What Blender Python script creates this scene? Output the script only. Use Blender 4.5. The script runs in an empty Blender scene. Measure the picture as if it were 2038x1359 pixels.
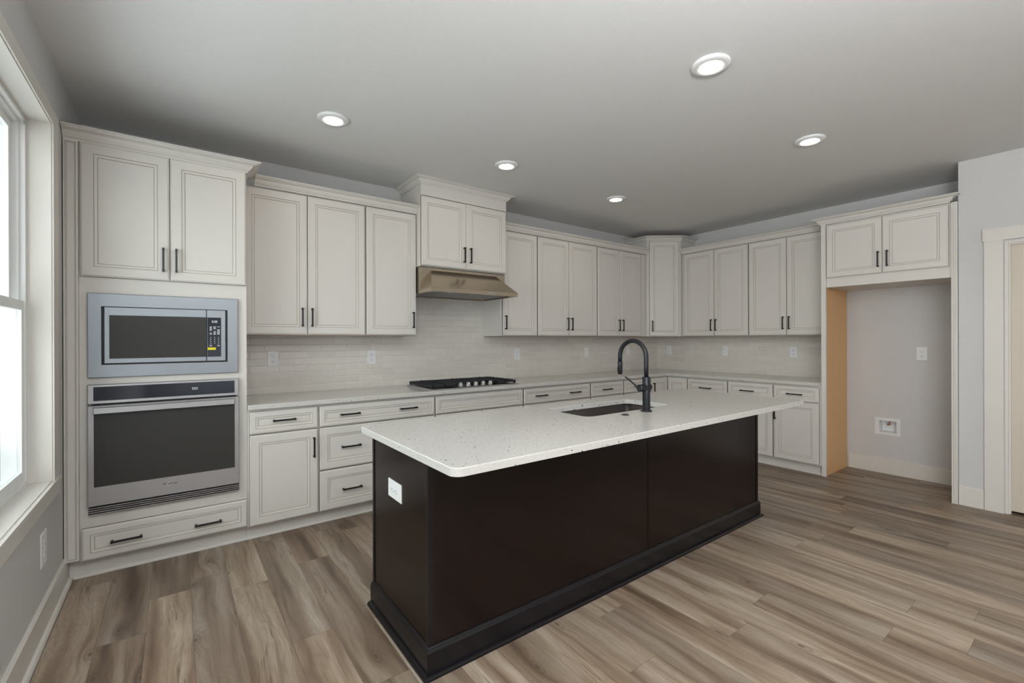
import bpy, bmesh, math
from mathutils import Vector, Matrix
C = bpy.context.scene.collection
PI = math.pi

# ------------------------------------------------------------------ camera
F_PX = 899.11
cam_d = bpy.data.cameras.new('camera')
cam = bpy.data.objects.new('camera', cam_d); C.objects.link(cam)
cam_d.sensor_width = 36.0
cam_d.lens = 36.0 * F_PX / 2038.0
cam_d.shift_x = 0.0
cam_d.shift_y = -(679.5 - 677.11) / 2038.0
cam_d.clip_start = 0.02
YAW, PIT, ROL = 0.6395, -0.0006, -0.003
fw = Vector((math.sin(YAW) * math.cos(PIT), math.cos(YAW) * math.cos(PIT), math.sin(PIT)))
rt = Vector((math.cos(YAW), -math.sin(YAW), 0))
up = rt.cross(fw)
r2 = rt * math.cos(ROL) + up * math.sin(ROL)
u2 = -rt * math.sin(ROL) + up * math.cos(ROL)
m = Matrix((r2, u2, -fw)).transposed().to_4x4()
m.translation = Vector((0.4994, -4.0764, 1.3408))
cam.matrix_world = m
bpy.context.scene.camera = cam

# ------------------------------------------------------------------ light and exposure
sc = bpy.context.scene
sc.view_settings.view_transform = 'Standard'
sc.view_settings.look = 'None'
sc.view_settings.gamma = 1.0
sc.view_settings.exposure = 0.18
sc.view_settings.use_curve_mapping = False
try:
    sc.cycles.use_denoising = True
    sc.cycles.max_bounces = 10
    sc.cycles.diffuse_bounces = 6
    sc.cycles.sample_clamp_indirect = 6.0
    sc.cycles.caustics_reflective = False
    sc.cycles.caustics_refractive = False
except Exception:
    pass
world = bpy.data.worlds.new('sky'); sc.world = world
world.use_nodes = True
bg = world.node_tree.nodes['Background']
bg.inputs[0].default_value = (0.80, 0.88, 1.0, 1)
bg.inputs[1].default_value = 0.35

def area(name, loc, rot, sx, sy, power, col):
    l = bpy.data.lights.new(name, 'AREA'); l.shape = 'RECTANGLE'
    l.size = sx; l.size_y = sy; l.energy = power; l.color = col
    o = bpy.data.objects.new(name, l); C.objects.link(o)
    o.location = loc; o.rotation_euler = rot
    return o
# daylight through the wide glazed opening of the living room behind the camera and through the left windows:
# one lamp for the sky, one tilted up for the light thrown back by the bright ground outside
area('daylight_rear', (2.9, -8.30, 1.35), (PI / 2, 0, 0), 4.9, 2.2, 12, (0.94, 0.97, 1.0))
area('ground_light_rear', (2.9, -8.30, 0.9), (PI / 2 + 0.75, 0, 0), 4.9, 1.6, 10, (0.95, 0.98, 1.0))
area('daylight_left', (-0.80, -2.0, 1.75), (PI / 2, 0, -PI / 2), 2.4, 2.2, 56, (0.88, 0.955, 1.0))
area('ground_light_left', (-0.36, -1.85, 1.02), (PI / 2 + 0.8, 0, -PI / 2), 1.8, 0.5, 4, (0.95, 0.98, 1.0))
area('daylight_left_rear', (-0.30, -5.6, 1.45), (PI / 2, 0, -PI / 2), 2.2, 2.0, 85, (0.95, 0.98, 1.0))
# added unseen bounce flash behind the camera, aimed up to brighten the room
area('bounce_flash_fill', (0.8, -4.65, 2.0), (PI + 0.1, 0, 0), 0.35, 0.35, 225, (0.94, 0.975, 1.0))
sun_d = bpy.data.lights.new('sun', 'SUN'); sun_d.energy = 1.8; sun_d.angle = 0.02; sun_d.color = (1.0, 0.96, 0.9)
sun = bpy.data.objects.new('sun', sun_d); C.objects.link(sun)
sun.rotation_euler = Vector((-0.70, -0.25, -0.65)).to_track_quat('-Z', 'Y').to_euler()

# ------------------------------------------------------------------ materials
def srgb(r, g, b):
    f = lambda c: (c / 255 / 12.92) if c <= 10.3 else ((c / 255 + 0.055) / 1.055) ** 2.4
    return (f(r), f(g), f(b), 1.0)

class NT:
    def __init__(s, name):
        s.m = bpy.data.materials.new(name); s.m.use_nodes = True
        s.t = s.m.node_tree; s.b = s.t.nodes['Principled BSDF']
    def n(s, typ, **kw):
        x = s.t.nodes.new(typ)
        for k, v in kw.items():
            setattr(x, k, v)
        return x
    def l(s, a, b): s.t.links.new(a, b)
    def val(s, x):
        return x
    def put(s, sock, v):
        if hasattr(v, 'is_output') or isinstance(v, bpy.types.NodeSocket): s.l(v, sock)
        else: sock.default_value = v
    def math(s, op, a, b=0.0, c=0.0, clamp=False):
        x = s.n('ShaderNodeMath', operation=op, use_clamp=clamp)
        s.put(x.inputs[0], a); s.put(x.inputs[1], b); s.put(x.inputs[2], c)
        return x.outputs[0]
    def mix(s, fac, a, b, blend='MIX'):
        x = s.n('ShaderNodeMix', data_type='RGBA', blend_type=blend)
        s.put(x.inputs[0], fac); s.put(x.inputs[6], a); s.put(x.inputs[7], b)
        return x.outputs[2]
    def ramp(s, fac, stops):
        x = s.n('ShaderNodeValToRGB')
        e = x.color_ramp.elements
        while len(e) < len(stops): e.new(0.5)
        for i, (p, c) in enumerate(stops):
            e[i].position = p; e[i].color = c
        s.put(x.inputs[0], fac)
        return x.outputs[0]
    def comb(s, x, y, z):
        c = s.n('ShaderNodeCombineXYZ')
        s.put(c.inputs[0], x); s.put(c.inputs[1], y); s.put(c.inputs[2], z)
        return c.outputs[0]
    def pos(s):
        g = s.n('ShaderNodeNewGeometry'); x = s.n('ShaderNodeSeparateXYZ')
        s.l(g.outputs['Position'], x.inputs[0])
        return g.outputs['Position'], x.outputs[0], x.outputs[1], x.outputs[2]
    def noise(s, vec, scale, detail=2.0, rough=0.5, dist=0.0):
        x = s.n('ShaderNodeTexNoise')
        s.put(x.inputs['Vector'], vec); x.inputs['Scale'].default_value = scale
        x.inputs['Detail'].default_value = detail; x.inputs['Roughness'].default_value = rough
        x.inputs['Distortion'].default_value = dist
        return x.outputs[0]
    def bump(s, h, strength, dist):
        x = s.n('ShaderNodeBump'); x.inputs['Strength'].default_value = strength
        x.inputs['Distance'].default_value = dist
        s.put(x.inputs['Height'], h); s.l(x.outputs[0], s.b.inputs['Normal'])

def simple(name, col, rough=0.5, metal=0.0, var=0.03, scale=30.0, bump=0.0, bscale=300.0, spec=0.5, emit=0.0):
    t = NT(name); p, x, y, z = t.pos()
    nz = t.noise(p, scale, 3.0)
    a = tuple(c * (1 - var) for c in col[:3]) + (1,)
    b = tuple(min(1, c * (1 + var)) for c in col[:3]) + (1,)
    t.put(t.b.inputs['Base Color'], t.mix(nz, a, b))
    t.b.inputs['Roughness'].default_value = rough
    t.b.inputs['Metallic'].default_value = metal
    t.b.inputs['Specular IOR Level'].default_value = spec
    if bump > 0: t.bump(t.noise(p, bscale, 2.0), bump, 0.002)
    if emit > 0:
        t.b.inputs['Emission Color'].default_value = col
        t.b.inputs['Emission Strength'].default_value = emit
    return t.m

M = {}
M['wall'] = simple('wall_paint', srgb(200, 199, 198), 0.75, bump=0.10, bscale=260, spec=0.25)
M['ceiling'] = simple('ceiling_paint', srgb(214, 214, 213), 0.85, bump=0.12, bscale=220, spec=0.2)
M['doorpaint'] = simple('door_paint', srgb(200, 189, 174), 0.42, var=0.01)
M['trim'] = simple('trim_paint', srgb(212, 208, 201), 0.42, var=0.015)
M['vinyl'] = simple('window_vinyl', srgb(232, 233, 232), 0.35, var=0.01)
M['paint'] = simple('cabinet_paint', srgb(211, 207, 201), 0.42, var=0.015)
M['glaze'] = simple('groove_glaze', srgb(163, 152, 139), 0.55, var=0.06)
M['edgeshade'] = simple('door_edge_shade', srgb(104, 94, 84), 0.55, var=0.06)  # glaze brown darkened on door edges, painting in the shade of the gaps
M['black'] = simple('black_handle_metal', srgb(34, 32, 33), 0.38, 0.4)
M['matteblack'] = simple('matte_black_metal', srgb(34, 35, 39), 0.36, 0.5)
M['gunmetal'] = simple('sink_gunmetal', srgb(74, 70, 70), 0.28, 0.75)
M['iron'] = simple('cast_iron', srgb(34, 35, 38), 0.55, 0.2, bump=0.2, bscale=500)
M['cookbase'] = simple('cooktop_enamel', srgb(52, 52, 55), 0.2, 0.3)
M['espresso'] = simple('espresso_stain', srgb(22, 14, 11), 0.22, var=0.10, scale=9, spec=0.24)
M['espressotrim'] = simple('espresso_trim', srgb(20, 18, 20), 0.26, var=0.08, scale=12, spec=0.3)
M['plastic'] = simple('white_plastic', srgb(226, 227, 227), 0.35, var=0.01)
M['slot'] = simple('dark_slot', srgb(40, 38, 37), 0.6)
M['darkglass'] = simple('dark_oven_glass', srgb(52, 51, 49), 0.32, var=0.03, spec=0.25)
M['panelglass'] = simple('black_panel_glass', srgb(27, 30, 40), 0.12, var=0.02)
M['gap'] = simple('black_gap', srgb(24, 26, 33), 0.5)
M['mark'] = simple('white_marking', srgb(225, 228, 230), 0.5, emit=0.15)
M['yellow'] = simple('yellow_sticker', srgb(226, 214, 20), 0.6)
M['badge'] = simple('badge_grey', srgb(60, 60, 62), 0.4, 0.3)
M['badgering'] = simple('badge_swoosh', srgb(225, 222, 214), 0.3, 0.6)
M['tan'] = simple('tan_panel', srgb(220, 174, 120), 0.45, var=0.05, scale=14)
M['maple'] = simple('cabinet_underside', srgb(150, 126, 104), 0.5, var=0.06, scale=14)
M['copper'] = simple('copper_valve', srgb(176, 120, 84), 0.35, 0.8)
M['lens'] = simple('lamp_lens', (1.0, 0.90, 0.78, 1), 0.4, var=0.0, emit=58.0)
M['chrome'] = simple('chrome', srgb(215, 216, 218), 0.12, 1.0, var=0.01)
M['siding'] = simple('neighbour_siding', srgb(225, 220, 210), 0.8)

def brushed(name, col, rough, axis):
    t = NT(name); p, x, y, z = t.pos()
    v = t.comb(t.math('MULTIPLY', x, 6.0 if axis == 'x' else 400.0), t.math('MULTIPLY', y, 6.0 if axis == 'x' else 400.0), t.math('MULTIPLY', z, 500.0 if axis == 'x' else 6.0))
    n = t.noise(v, 1.0, 2.0)
    big = t.noise(p, 3.0, 1.0)
    a = tuple(c * 0.90 for c in col[:3]) + (1,)
    t.put(t.b.inputs['Base Color'], t.mix(n, a, col))
    t.b.inputs['Metallic'].default_value = 0.92
    t.put(t.b.inputs['Roughness'], t.math('MULTIPLY_ADD', n, 0.08, t.math('MULTIPLY_ADD', big, 0.05, rough - 0.06)))
    t.bump(n, 0.02, 0.0002)
    return t.m
M['steel'] = brushed('brushed_steel', srgb(184, 183, 184), 0.38, 'x')
M['steelblue'] = brushed('brushed_steel_cool', srgb(152, 157, 162), 0.45, 'x')
M['hoodsteel'] = brushed('hood_steel', srgb(182, 168, 148), 0.22, 'x')

def floor_mat():
    t = NT('plank_floor'); p, x, y, z = t.pos()
    PW, PL = 0.175, 1.22
    u = t.math('DIVIDE', t.math('SUBTRACT', x, 0.035), PW)
    row = t.math('FLOOR', u)
    w1 = t.n('ShaderNodeTexWhiteNoise', noise_dimensions='1D'); t.l(row, w1.inputs['W'])
    v = t.math('ADD', t.math('DIVIDE', y, PL), w1.outputs[0])
    idv = t.math('FLOOR', v)
    w2 = t.n('ShaderNodeTexWhiteNoise', noise_dimensions='2D')
    t.l(t.comb(row, idv, 0.0), w2.inputs['Vector'])
    rnd = w2.outputs[0]
    sep = t.n('ShaderNodeSeparateColor'); t.l(w2.outputs[1], sep.inputs[0])
    rA, rB, rC = sep.outputs[0], sep.outputs[1], sep.outputs[2]
    fu = t.math('FRACT', u); fv = t.math('FRACT', v)
    ox = t.math('MULTIPLY', rA, 40.0); oy = t.math('MULTIPLY', rB, 57.0)
    gx = t.math('ADD', x, ox); gy = t.math('ADD', y, oy)
    # wander of the grain along the board
    wob = t.noise(t.comb(t.math('MULTIPLY', gx, 4.0), t.math('MULTIPLY', gy, 1.7), rC), 1.0, 3.0)
    # knots
    vo = t.n('ShaderNodeTexVoronoi', voronoi_dimensions='2D'); vo.inputs['Scale'].default_value = 1.0
    t.l(t.comb(t.math('MULTIPLY', gx, 6.0), t.math('MULTIPLY', gy, 2.6), 0.0), vo.inputs['Vector'])
    vs = t.n('ShaderNodeSeparateColor'); t.l(vo.outputs['Color'], vs.inputs[0])
    on = t.math('GREATER_THAN', vs.outputs[0], 0.84)
    kn = t.math('SUBTRACT', 1.0, t.math('MULTIPLY', vo.outputs['Distance'], 2.9), clamp=True)
    bend = t.math('MULTIPLY', t.math('MULTIPLY', on, kn), 0.035)
    gxx = t.math('ADD', t.math('ADD', gx, bend), t.math('MULTIPLY', t.math('SUBTRACT', wob, 0.5), 0.085))
    # broad heartwood and sapwood bands
    band = t.noise(t.comb(t.math('MULTIPLY', gxx, 11.0), t.math('MULTIPLY', gy, 0.75), rC), 1.0, 2.5, 0.5)
    streak = t.noise(t.comb(t.math('MULTIPLY', gxx, 34.0), t.math('MULTIPLY', gy, 1.6), rC), 1.0, 4.0, 0.6)
    fine = t.noise(t.comb(t.math('MULTIPLY', gxx, 330.0), t.math('MULTIPLY', gy, 9.0), rC), 1.0, 3.0, 0.6)
    # cathedral figure
    cath = t.noise(t.comb(t.math('MULTIPLY', gxx, 8.0), t.math('MULTIPLY', gy, 1.6), rC), 1.0, 2.0, 0.45, 0.6)
    rings = t.math('SINE', t.math('MULTIPLY', cath, 120.0))
    rings = t.math('POWER', t.math('MULTIPLY_ADD', rings, 0.5, 0.5), 3.0)
    col = t.ramp(band, [(0.28, srgb(108, 92, 79)), (0.40, srgb(152, 136, 121)), (0.52, srgb(186, 173, 158)), (0.64, srgb(210, 201, 190)), (0.78, srgb(168, 150, 131))])
    sd = t.ramp(streak, [(0.30, srgb(150, 128, 108)), (0.46, srgb(238, 232, 226)), (0.60, srgb(255, 255, 255))])
    col = t.mix(0.62, col, sd, 'MULTIPLY')
    # thin dark mineral streaks
    thin = t.noise(t.comb(t.math('MULTIPLY', gxx, 26.0), t.math('MULTIPLY', gy, 0.8), t.math('ADD', rC, 7.3)), 1.0, 2.0)
    tl = t.math('SUBTRACT', 1.0, t.math('MULTIPLY', t.math('ABSOLUTE', t.math('SUBTRACT', thin, 0.40)), 55.0), clamp=True)
    msk = t.math('GREATER_THAN', t.noise(t.comb(t.math('MULTIPLY', gx, 5.0), t.math('MULTIPLY', gy, 1.4), 3.0), 1.0, 1.0), 0.53)
    col = t.mix(t.math('MULTIPLY', t.math('MULTIPLY', tl, msk), 0.75), col, srgb(92, 74, 60))
    # per-board tone: grey boards and warm boards
    grey = t.mix(rB, srgb(242, 228, 212), srgb(228, 222, 215))
    col = t.mix(0.8, col, grey, 'MULTIPLY')
    tone = t.math("MULTIPLY_ADD", rnd, 0.36, 0.51)
    tcol = t.n('ShaderNodeCombineColor')
    for i in range(3): t.l(tone, tcol.inputs[i])
    col = t.mix(1.0, col, tcol.outputs[0], 'MULTIPLY')
    # fine grain and rings
    col = t.mix(t.math('MULTIPLY', t.math('SUBTRACT', 0.62, fine, clamp=True), 1.25, clamp=True), col, srgb(105, 88, 74))
    col = t.mix(t.math('MULTIPLY', rings, 0.16), col, srgb(96, 80, 66))
    # knot rings
    kring = t.math('MULTIPLY_ADD', t.math('SINE', t.math('MULTIPLY', vo.outputs['Distance'], 70.0)), 0.3, 0.7)
    kf = t.math('MULTIPLY', t.math('MULTIPLY', on, t.math('POWER', kn, 2.2)), kring)
    col = t.mix(t.math('MULTIPLY', kf, 0.95), col, srgb(70, 55, 45))
    # seams between boards
    sx = t.math('MULTIPLY', t.math('MINIMUM', fu, t.math('SUBTRACT', 1.0, fu)), PW)
    sy = t.math('MULTIPLY', t.math('MINIMUM', fv, t.math('SUBTRACT', 1.0, fv)), PL)
    se = t.math('LESS_THAN', t.math('MINIMUM', sx, sy), 0.0011)
    col = t.mix(t.math('MULTIPLY', se, 0.6), col, srgb(70, 58, 50))
    t.l(col, t.b.inputs['Base Color'])
    t.put(t.b.inputs['Roughness'], t.math('MULTIPLY_ADD', fine, 0.15, 0.36))
    t.b.inputs['Specular IOR Level'].default_value = 0.4
    h = t.math('SUBTRACT', t.math('MULTIPLY', fine, 0.3), se)
    t.bump(h, 0.25, 0.001)
    return t.m
M['floor'] = floor_mat()

def tile_mat():
    t = NT('backsplash_tile'); p, x, y, z = t.pos()
    u = t.math('SUBTRACT', x, y)
    v = t.math('SUBTRACT', z, 0.914)
    TH, TL = 0.0565, 0.215
    rowf = t.math('DIVIDE', v, TH); row = t.math('FLOOR', rowf)
    sh = t.math('MULTIPLY', t.math('MODULO', row, 2.0), 0.5)
    uf = t.math('ADD', t.math('DIVIDE', u, TL), sh); cid = t.math('FLOOR', uf)
    fu = t.math('FRACT', uf); fv = t.math('FRACT', rowf)
    w = t.n('ShaderNodeTexWhiteNoise', noise_dimensions='2D'); t.l(t.comb(cid, row, 0.0), w.inputs['Vector'])
    sep = t.n('ShaderNodeSeparateColor'); t.l(w.outputs[1], sep.inputs[0])
    dx = t.math('MULTIPLY', t.math('MINIMUM', fu, t.math('SUBTRACT', 1.0, fu)), TL)
    dz = t.math('MULTIPLY', t.math('MINIMUM', fv, t.math('SUBTRACT', 1.0, fv)), TH)
    d = t.math('MINIMUM', dx, dz)
    grout = t.math('LESS_THAN', d, 0.0014)
    edge = t.math('DIVIDE', d, 0.006, clamp=True)
    base = t.mix(w.outputs[0], srgb(210, 205, 197), srgb(220, 215, 207))
    cloud = t.noise(p, 14.0, 2.0)
    base = t.mix(t.math('MULTIPLY', cloud, 0.35), base, srgb(202, 196, 187))
    col = t.mix(grout, base, srgb(236, 233, 228))
    t.l(col, t.b.inputs['Base Color'])
    t.put(t.b.inputs['Roughness'], t.math('MULTIPLY_ADD', grout, 0.5, 0.07))
    # hand-made glaze: gentle waves, each tile set at a slightly different tilt
    wave = t.noise(t.comb(t.math('ADD', t.math('MULTIPLY', u, 48.0), t.math('MULTIPLY', sep.outputs[0], 30.0)), t.math('MULTIPLY', z, 14.0), t.math('MULTIPLY', sep.outputs[1], 9.0)), 1.0, 2.0)
    tilt = t.math('ADD', t.math('MULTIPLY', t.math('MULTIPLY', t.math('SUBTRACT', sep.outputs[0], 0.5), fu), 0.5), t.math('MULTIPLY', t.math('MULTIPLY', t.math('SUBTRACT', sep.outputs[2], 0.5), fv), 0.4))
    h = t.math('ADD', t.math('MULTIPLY', edge, 0.8), t.math('ADD', t.math('MULTIPLY', wave, 0.55), tilt))
    t.bump(h, 0.85, 0.0030)
    return t.m
M['tile'] = tile_mat()

def quartz_mat():
    t = NT('speckled_quartz'); p, x, y, z = t.pos()
    g = t.noise(p, 260.0, 3.0, 0.7)
    base = t.ramp(g, [(0.30, srgb(176, 173, 167)), (0.46, srgb(197, 195, 190)), (0.7, srgb(210, 208, 204))])
    def specks(scale, prob, rad, col, base, off, stretch=1.0):
        v = t.n('ShaderNodeTexVoronoi'); v.inputs['Scale'].default_value = 1.0
        wob = t.noise(p, scale * 1.3, 1.0)
        w2 = t.math('MULTIPLY', wob, 0.5)
        t.l(t.comb(t.math('ADD', t.math('MULTIPLY', x, scale * stretch), w2), t.math('ADD', t.math('MULTIPLY', y, scale), w2), t.math('ADD', t.math('MULTIPLY', z, scale), off)), v.inputs['Vector'])
        s = t.n('ShaderNodeSeparateColor'); t.l(v.outputs['Color'], s.inputs[0])
        on = t.math('GREATER_THAN', s.outputs[0], 1.0 - prob)
        r = t.math('MULTIPLY_ADD', s.outputs[1], rad, rad * 0.4)
        near = t.math('LESS_THAN', v.outputs['Distance'], r)
        return t.mix(t.math('MULTIPLY', on, near), base, col)
    base = specks(150.0, 0.16, 0.28, srgb(176, 170, 160), base, 0.0)
    base = specks(110.0, 0.12, 0.20, srgb(104, 96, 88), base, 3.0)
    base = specks(66.0, 0.22, 0.155, srgb(44, 42, 42), base, 9.0, 0.8)
    base = specks(38.0, 0.26, 0.12, srgb(20, 20, 24), base, 17.0, 0.7)
    t.l(base, t.b.inputs['Base Color'])
    t.b.inputs['Roughness'].default_value = 0.16
    return t.m
M['quartz'] = quartz_mat()

def glass_mat():
    t = NT('window_glass')
    tr = t.n('ShaderNodeBsdfTransparent'); tr.inputs[0].default_value = (0.95, 0.97, 0.96, 1)
    gl = t.n('ShaderNodeBsdfGlossy'); gl.inputs['Roughness'].default_value = 0.02
    fr = t.n('ShaderNodeFresnel'); fr.inputs['IOR'].default_value = 1.45
    mx = t.n('ShaderNodeMixShader')
    ge = t.n('ShaderNodeNewGeometry')
    t.l(t.math('MULTIPLY', fr.outputs[0], t.math('SUBTRACT', 1.0, ge.outputs['Backfacing'])), mx.inputs[0]); t.l(tr.outputs[0], mx.inputs[1]); t.l(gl.outputs[0], mx.inputs[2])
    t.l(mx.outputs[0], t.t.nodes['Material Output'].inputs[0])
    return t.m
M['glass'] = glass_mat()

# ------------------------------------------------------------------ mesh helpers
W = 6.185      # face of the right wall
ZC = 2.770     # ceiling
def f_world(a, b, c): return Vector((a, b, c))
def f_back(lx, ly, lz): return Vector((lx, -ly, lz))
def f_right(lx, ly, lz): return Vector((W - ly, -lx, lz))
def f_left(lx, ly, lz): return Vector((ly, lx, lz))
XB = 5.5945    # face of the pantry wall right of the alcove
def f_pantry(lx, ly, lz): return Vector((XB - ly, -lx, lz))
CP0, CP1 = Vector((5.512, -0.338)), Vector((5.862, -0.612))
CU = (CP1 - CP0).normalized(); CN = Vector((CU.y, -CU.x))
CLEN = (CP1 - CP0).length
def f_diag(lx, ly, lz):
    q = CP0 + CU * lx + CN * ly
    return Vector((q.x, q.y, lz))
BX0, BX1, BY0, BY1 = 1.3064, 4.048, -2.4293, -1.800   # island body
def f_isl_end(lx, ly, lz): return Vector((BX0 - ly, -lx, lz))
def f_isl_front(lx, ly, lz): return Vector((lx, BY0 - ly, lz))

class MB:
    def __init__(s, fr=f_world):
        s.bm = bmesh.new(); s.fr = fr
    def v(s, p): return s.bm.verts.new(s.fr(*p))
    def f(s, vs, mat=0, smooth=False):
        try:
            q = s.bm.faces.new(vs)
        except ValueError:
            return None
        q.material_index = mat; q.smooth = smooth
        return q
    def box(s, x0, y0, z0, x1, y1, z1, mat=0):
        p = [s.v((x, y, z)) for z in (z0, z1) for y in (y0, y1) for x in (x0, x1)]
        for q in ((0, 1, 3, 2), (4, 6, 7, 5), (0, 4, 5, 1), (2, 3, 7, 6), (0, 2, 6, 4), (1, 5, 7, 3)):
            s.f([p[i] for i in q], mat)
        return s
    def rings(s, x0, z0, x1, z1, rings, mats=None):
        """closed panel: rings of (inset, ly[, material of the face leading to the ring])"""
        prev = None
        for i, rg in enumerate(rings):
            a, y = rg[0], rg[1]; mt = rg[2] if len(rg) > 2 else 0
            cur = [s.v(q) for q in ((x0 + a, y, z0 + a), (x1 - a, y, z0 + a), (x1 - a, y, z1 - a), (x0 + a, y, z1 - a))]
            if prev is None: s.f(cur)
            else:
                for k in range(4):
                    s.f([prev[k], prev[(k + 1) % 4], cur[(k + 1) % 4], cur[k]], mt)
            prev = cur
        s.f(prev)
        return s
    def loops(s, loops, mats=None, smooth=False, cap0=True, cap1=True, closed=True):
        """skin between rings of points"""
        L = [[s.v(p) for p in lp] for lp in loops]
        n = len(L[0])
        for i in range(len(L) - 1):
            for k in range(n if closed else n - 1):
                s.f([L[i][k], L[i][(k + 1) % n], L[i + 1][(k + 1) % n], L[i + 1][k]], mats[i] if mats else 0, smooth)
        if cap0: s.f(L[0], mats[0] if mats else 0)
        if cap1: s.f(L[-1], mats[-1] if mats else 0)
        return s
    def lathe(s, cx, cy, cz, prof, n=32, axis='z', mats=None, cap0=True, cap1=True, smooth=True):
        lp = []
        for r, h in prof:
            ring = []
            for k in range(n):
                a = 2 * PI * k / n
                c, d = r * math.cos(a), r * math.sin(a)
                if axis == 'z': ring.append((cx + c, cy + d, cz + h))
                elif axis == 'y': ring.append((cx + c, cy + h, cz + d))
                else: ring.append((cx + h, cy + c, cz + d))
            lp.append(ring)
        return s.loops(lp, mats, smooth, cap0, cap1)
    def tube(s, path, rad, n=20, cap=True):
        lp = []
        P = [Vector(p) for p in path]
        t0 = (P[1] - P[0]).normalized()
        nrm = t0.orthogonal().normalized()
        for i, q in enumerate(P):
            t = ((P[min(i + 1, len(P) - 1)] - P[max(i - 1, 0)])).normalized()
            nrm = (nrm - t * nrm.dot(t)).normalized(); b = t.cross(nrm)
            r = rad[i] if isinstance(rad, (list, tuple)) else rad
            lp.append([tuple(q + nrm * r * math.cos(2 * PI * k / n) + b * r * math.sin(2 * PI * k / n)) for k in range(n)])
        return s.loops(lp, None, True, cap, cap)
    def sweep(s, path, prof, mats=None, close_ends=True):
        """profile of (outward, z) swept along a flat path with mitred corners; outside is to the right of travel"""
        P = [Vector((p[0], p[1])) for p in path]
        lp = []
        for i, q in enumerate(P):
            ds = []
            if i > 0: ds.append((P[i] - P[i - 1]).normalized())
            if i < len(P) - 1: ds.append((P[i + 1] - P[i]).normalized())
            ns = [Vector((d.y, -d.x)) for d in ds]
            if len(ns) == 1: off = ns[0]
            else:
                h = (ns[0] + ns[1]).normalized(); off = h / max(0.2, h.dot(ns[0]))
            lp.append([(q.x + off.x * o, q.y + off.y * o, z) for o, z in prof])
        return s.loops(lp, mats, False, close_ends, close_ends)
    def build(s, name, mats, parent=None, loc=None):
        bm = s.bm
        bmesh.ops.recalc_face_normals(bm, faces=bm.faces)
        me = bpy.data.meshes.new(name)
        root = parent
        while root is not None and root.parent is not None: root = root.parent
        if root is not None: off = Vector(root.location)
        elif loc is not None: off = Vector(loc)
        else:
            xs = [v.co for v in bm.verts]
            off = Vector(((min(v.x for v in xs) + max(v.x for v in xs)) / 2, (min(v.y for v in xs) + max(v.y for v in xs)) / 2, min(v.z for v in xs)))
        bmesh.ops.translate(bm, verts=bm.verts, vec=-off)
        bm.to_mesh(me); bm.free()
        for mm in (mats if isinstance(mats, (list, tuple)) else [mats]): me.materials.append(M[mm] if isinstance(mm, str) else mm)
        o = bpy.data.objects.new(name, me); C.objects.link(o)
        if parent is not None: o.parent = parent
        else: o.location = off
        return o

def tag(o, label, cat, group=None):
    o['label'] = label; o['category'] = cat
    if group: o['group'] = group
    return o
def thing(name, loc, label, cat, group=None):
    o = bpy.data.objects.new(name, None); C.objects.link(o)
    o.empty_display_size = 0.1; o.location = loc
    return tag(o, label, cat, group)
def struct(o, label=None):
    o['kind'] = 'structure'
    if label: o['label'] = label
    return o
def copy_tree(o, parent=None):
    c = o.copy(); C.objects.link(c)
    if parent is not None: c.parent = parent
    for ch in o.children: copy_tree(ch, c)
    return c
def text_mesh(txt, size, align='CENTER'):
    cu = bpy.data.curves.new('t', 'FONT'); cu.body = txt; cu.size = size; cu.align_x = align; cu.extrude = 0.0
    o = bpy.data.objects.new('t', cu); C.objects.link(o)
    dg = bpy.context.evaluated_depsgraph_get(); dg.update()
    me = bpy.data.meshes.new_from_object(o.evaluated_get(dg))
    vs = [v.co.copy() for v in me.vertices]; fs = [list(pg.vertices) for pg in me.polygons]
    bpy.data.objects.remove(o); bpy.data.curves.remove(cu); bpy.data.meshes.remove(me)
    return vs, fs
def add_text(mb, txt, size, cx, cz, ly, mat=0, sx=1.0, thick=0.0006):
    vs, fs = text_mesh(txt, size)
    a = [mb.v((cx + v.x * sx, ly, cz + v.y)) for v in vs]
    for f in fs: mb.f([a[i] for i in f], mat)

def wall_cells(mb, u0, u1, v0, v1, d0, d1, holes):
    us = sorted(set([u0, u1] + [q for h in holes for q in (h[0], h[1])])); vs = sorted(set([v0, v1] + [q for h in holes for q in (h[2], h[3])]))
    for i in range(len(us) - 1):
        for j in range(len(vs) - 1):
            cu, cv = (us[i] + us[i + 1]) / 2, (vs[j] + vs[j + 1]) / 2
            if any(h[0] < cu < h[1] and h[2] < cv < h[3] for h in holes): continue
            mb.box(us[i], d0, vs[j], us[i + 1], d1, vs[j + 1])

# ------------------------------------------------------------------ room shell
YR = -8.0
mb = MB(); mb.box(-0.2, YR - 0.2, -0.10, W + 0.2, 0.2, 0.0); struct(mb.build('floor', 'floor'), 'brown and grey wood plank floor')
mb = MB(); mb.box(-0.2, YR - 0.2, ZC, W + 0.2, 0.2, ZC + 0.1); struct(mb.build('ceiling', 'ceiling'), 'smooth pale grey ceiling')
mb = MB(f_back); mb.box(-0.2, -0.2, 0.0, W + 0.2, 0.0, ZC); struct(mb.build('wall_back', 'wall'))
WBH = (2.632, 2.768, 0.408, 0.524)    # hole for the water supply box (lx, z)
mb = MB(f_right); wall_cells(mb, 0.0, -YR, 0.0, ZC, -0.2, 0.0, [WBH]); struct(mb.build('wall_right', 'wall'))
WY0, WY1, WZ0, WZ1 = -2.75, -0.945, 0.655, 2.412
mb = MB(f_left); wall_cells(mb, YR, 0.0, 0.0, ZC, -0.16, 0.0, [(WY0, WY1, WZ0, WZ1), (-6.7, -4.5, 0.45, 2.45)]); struct(mb.build('wall_left', 'wall'))
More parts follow.
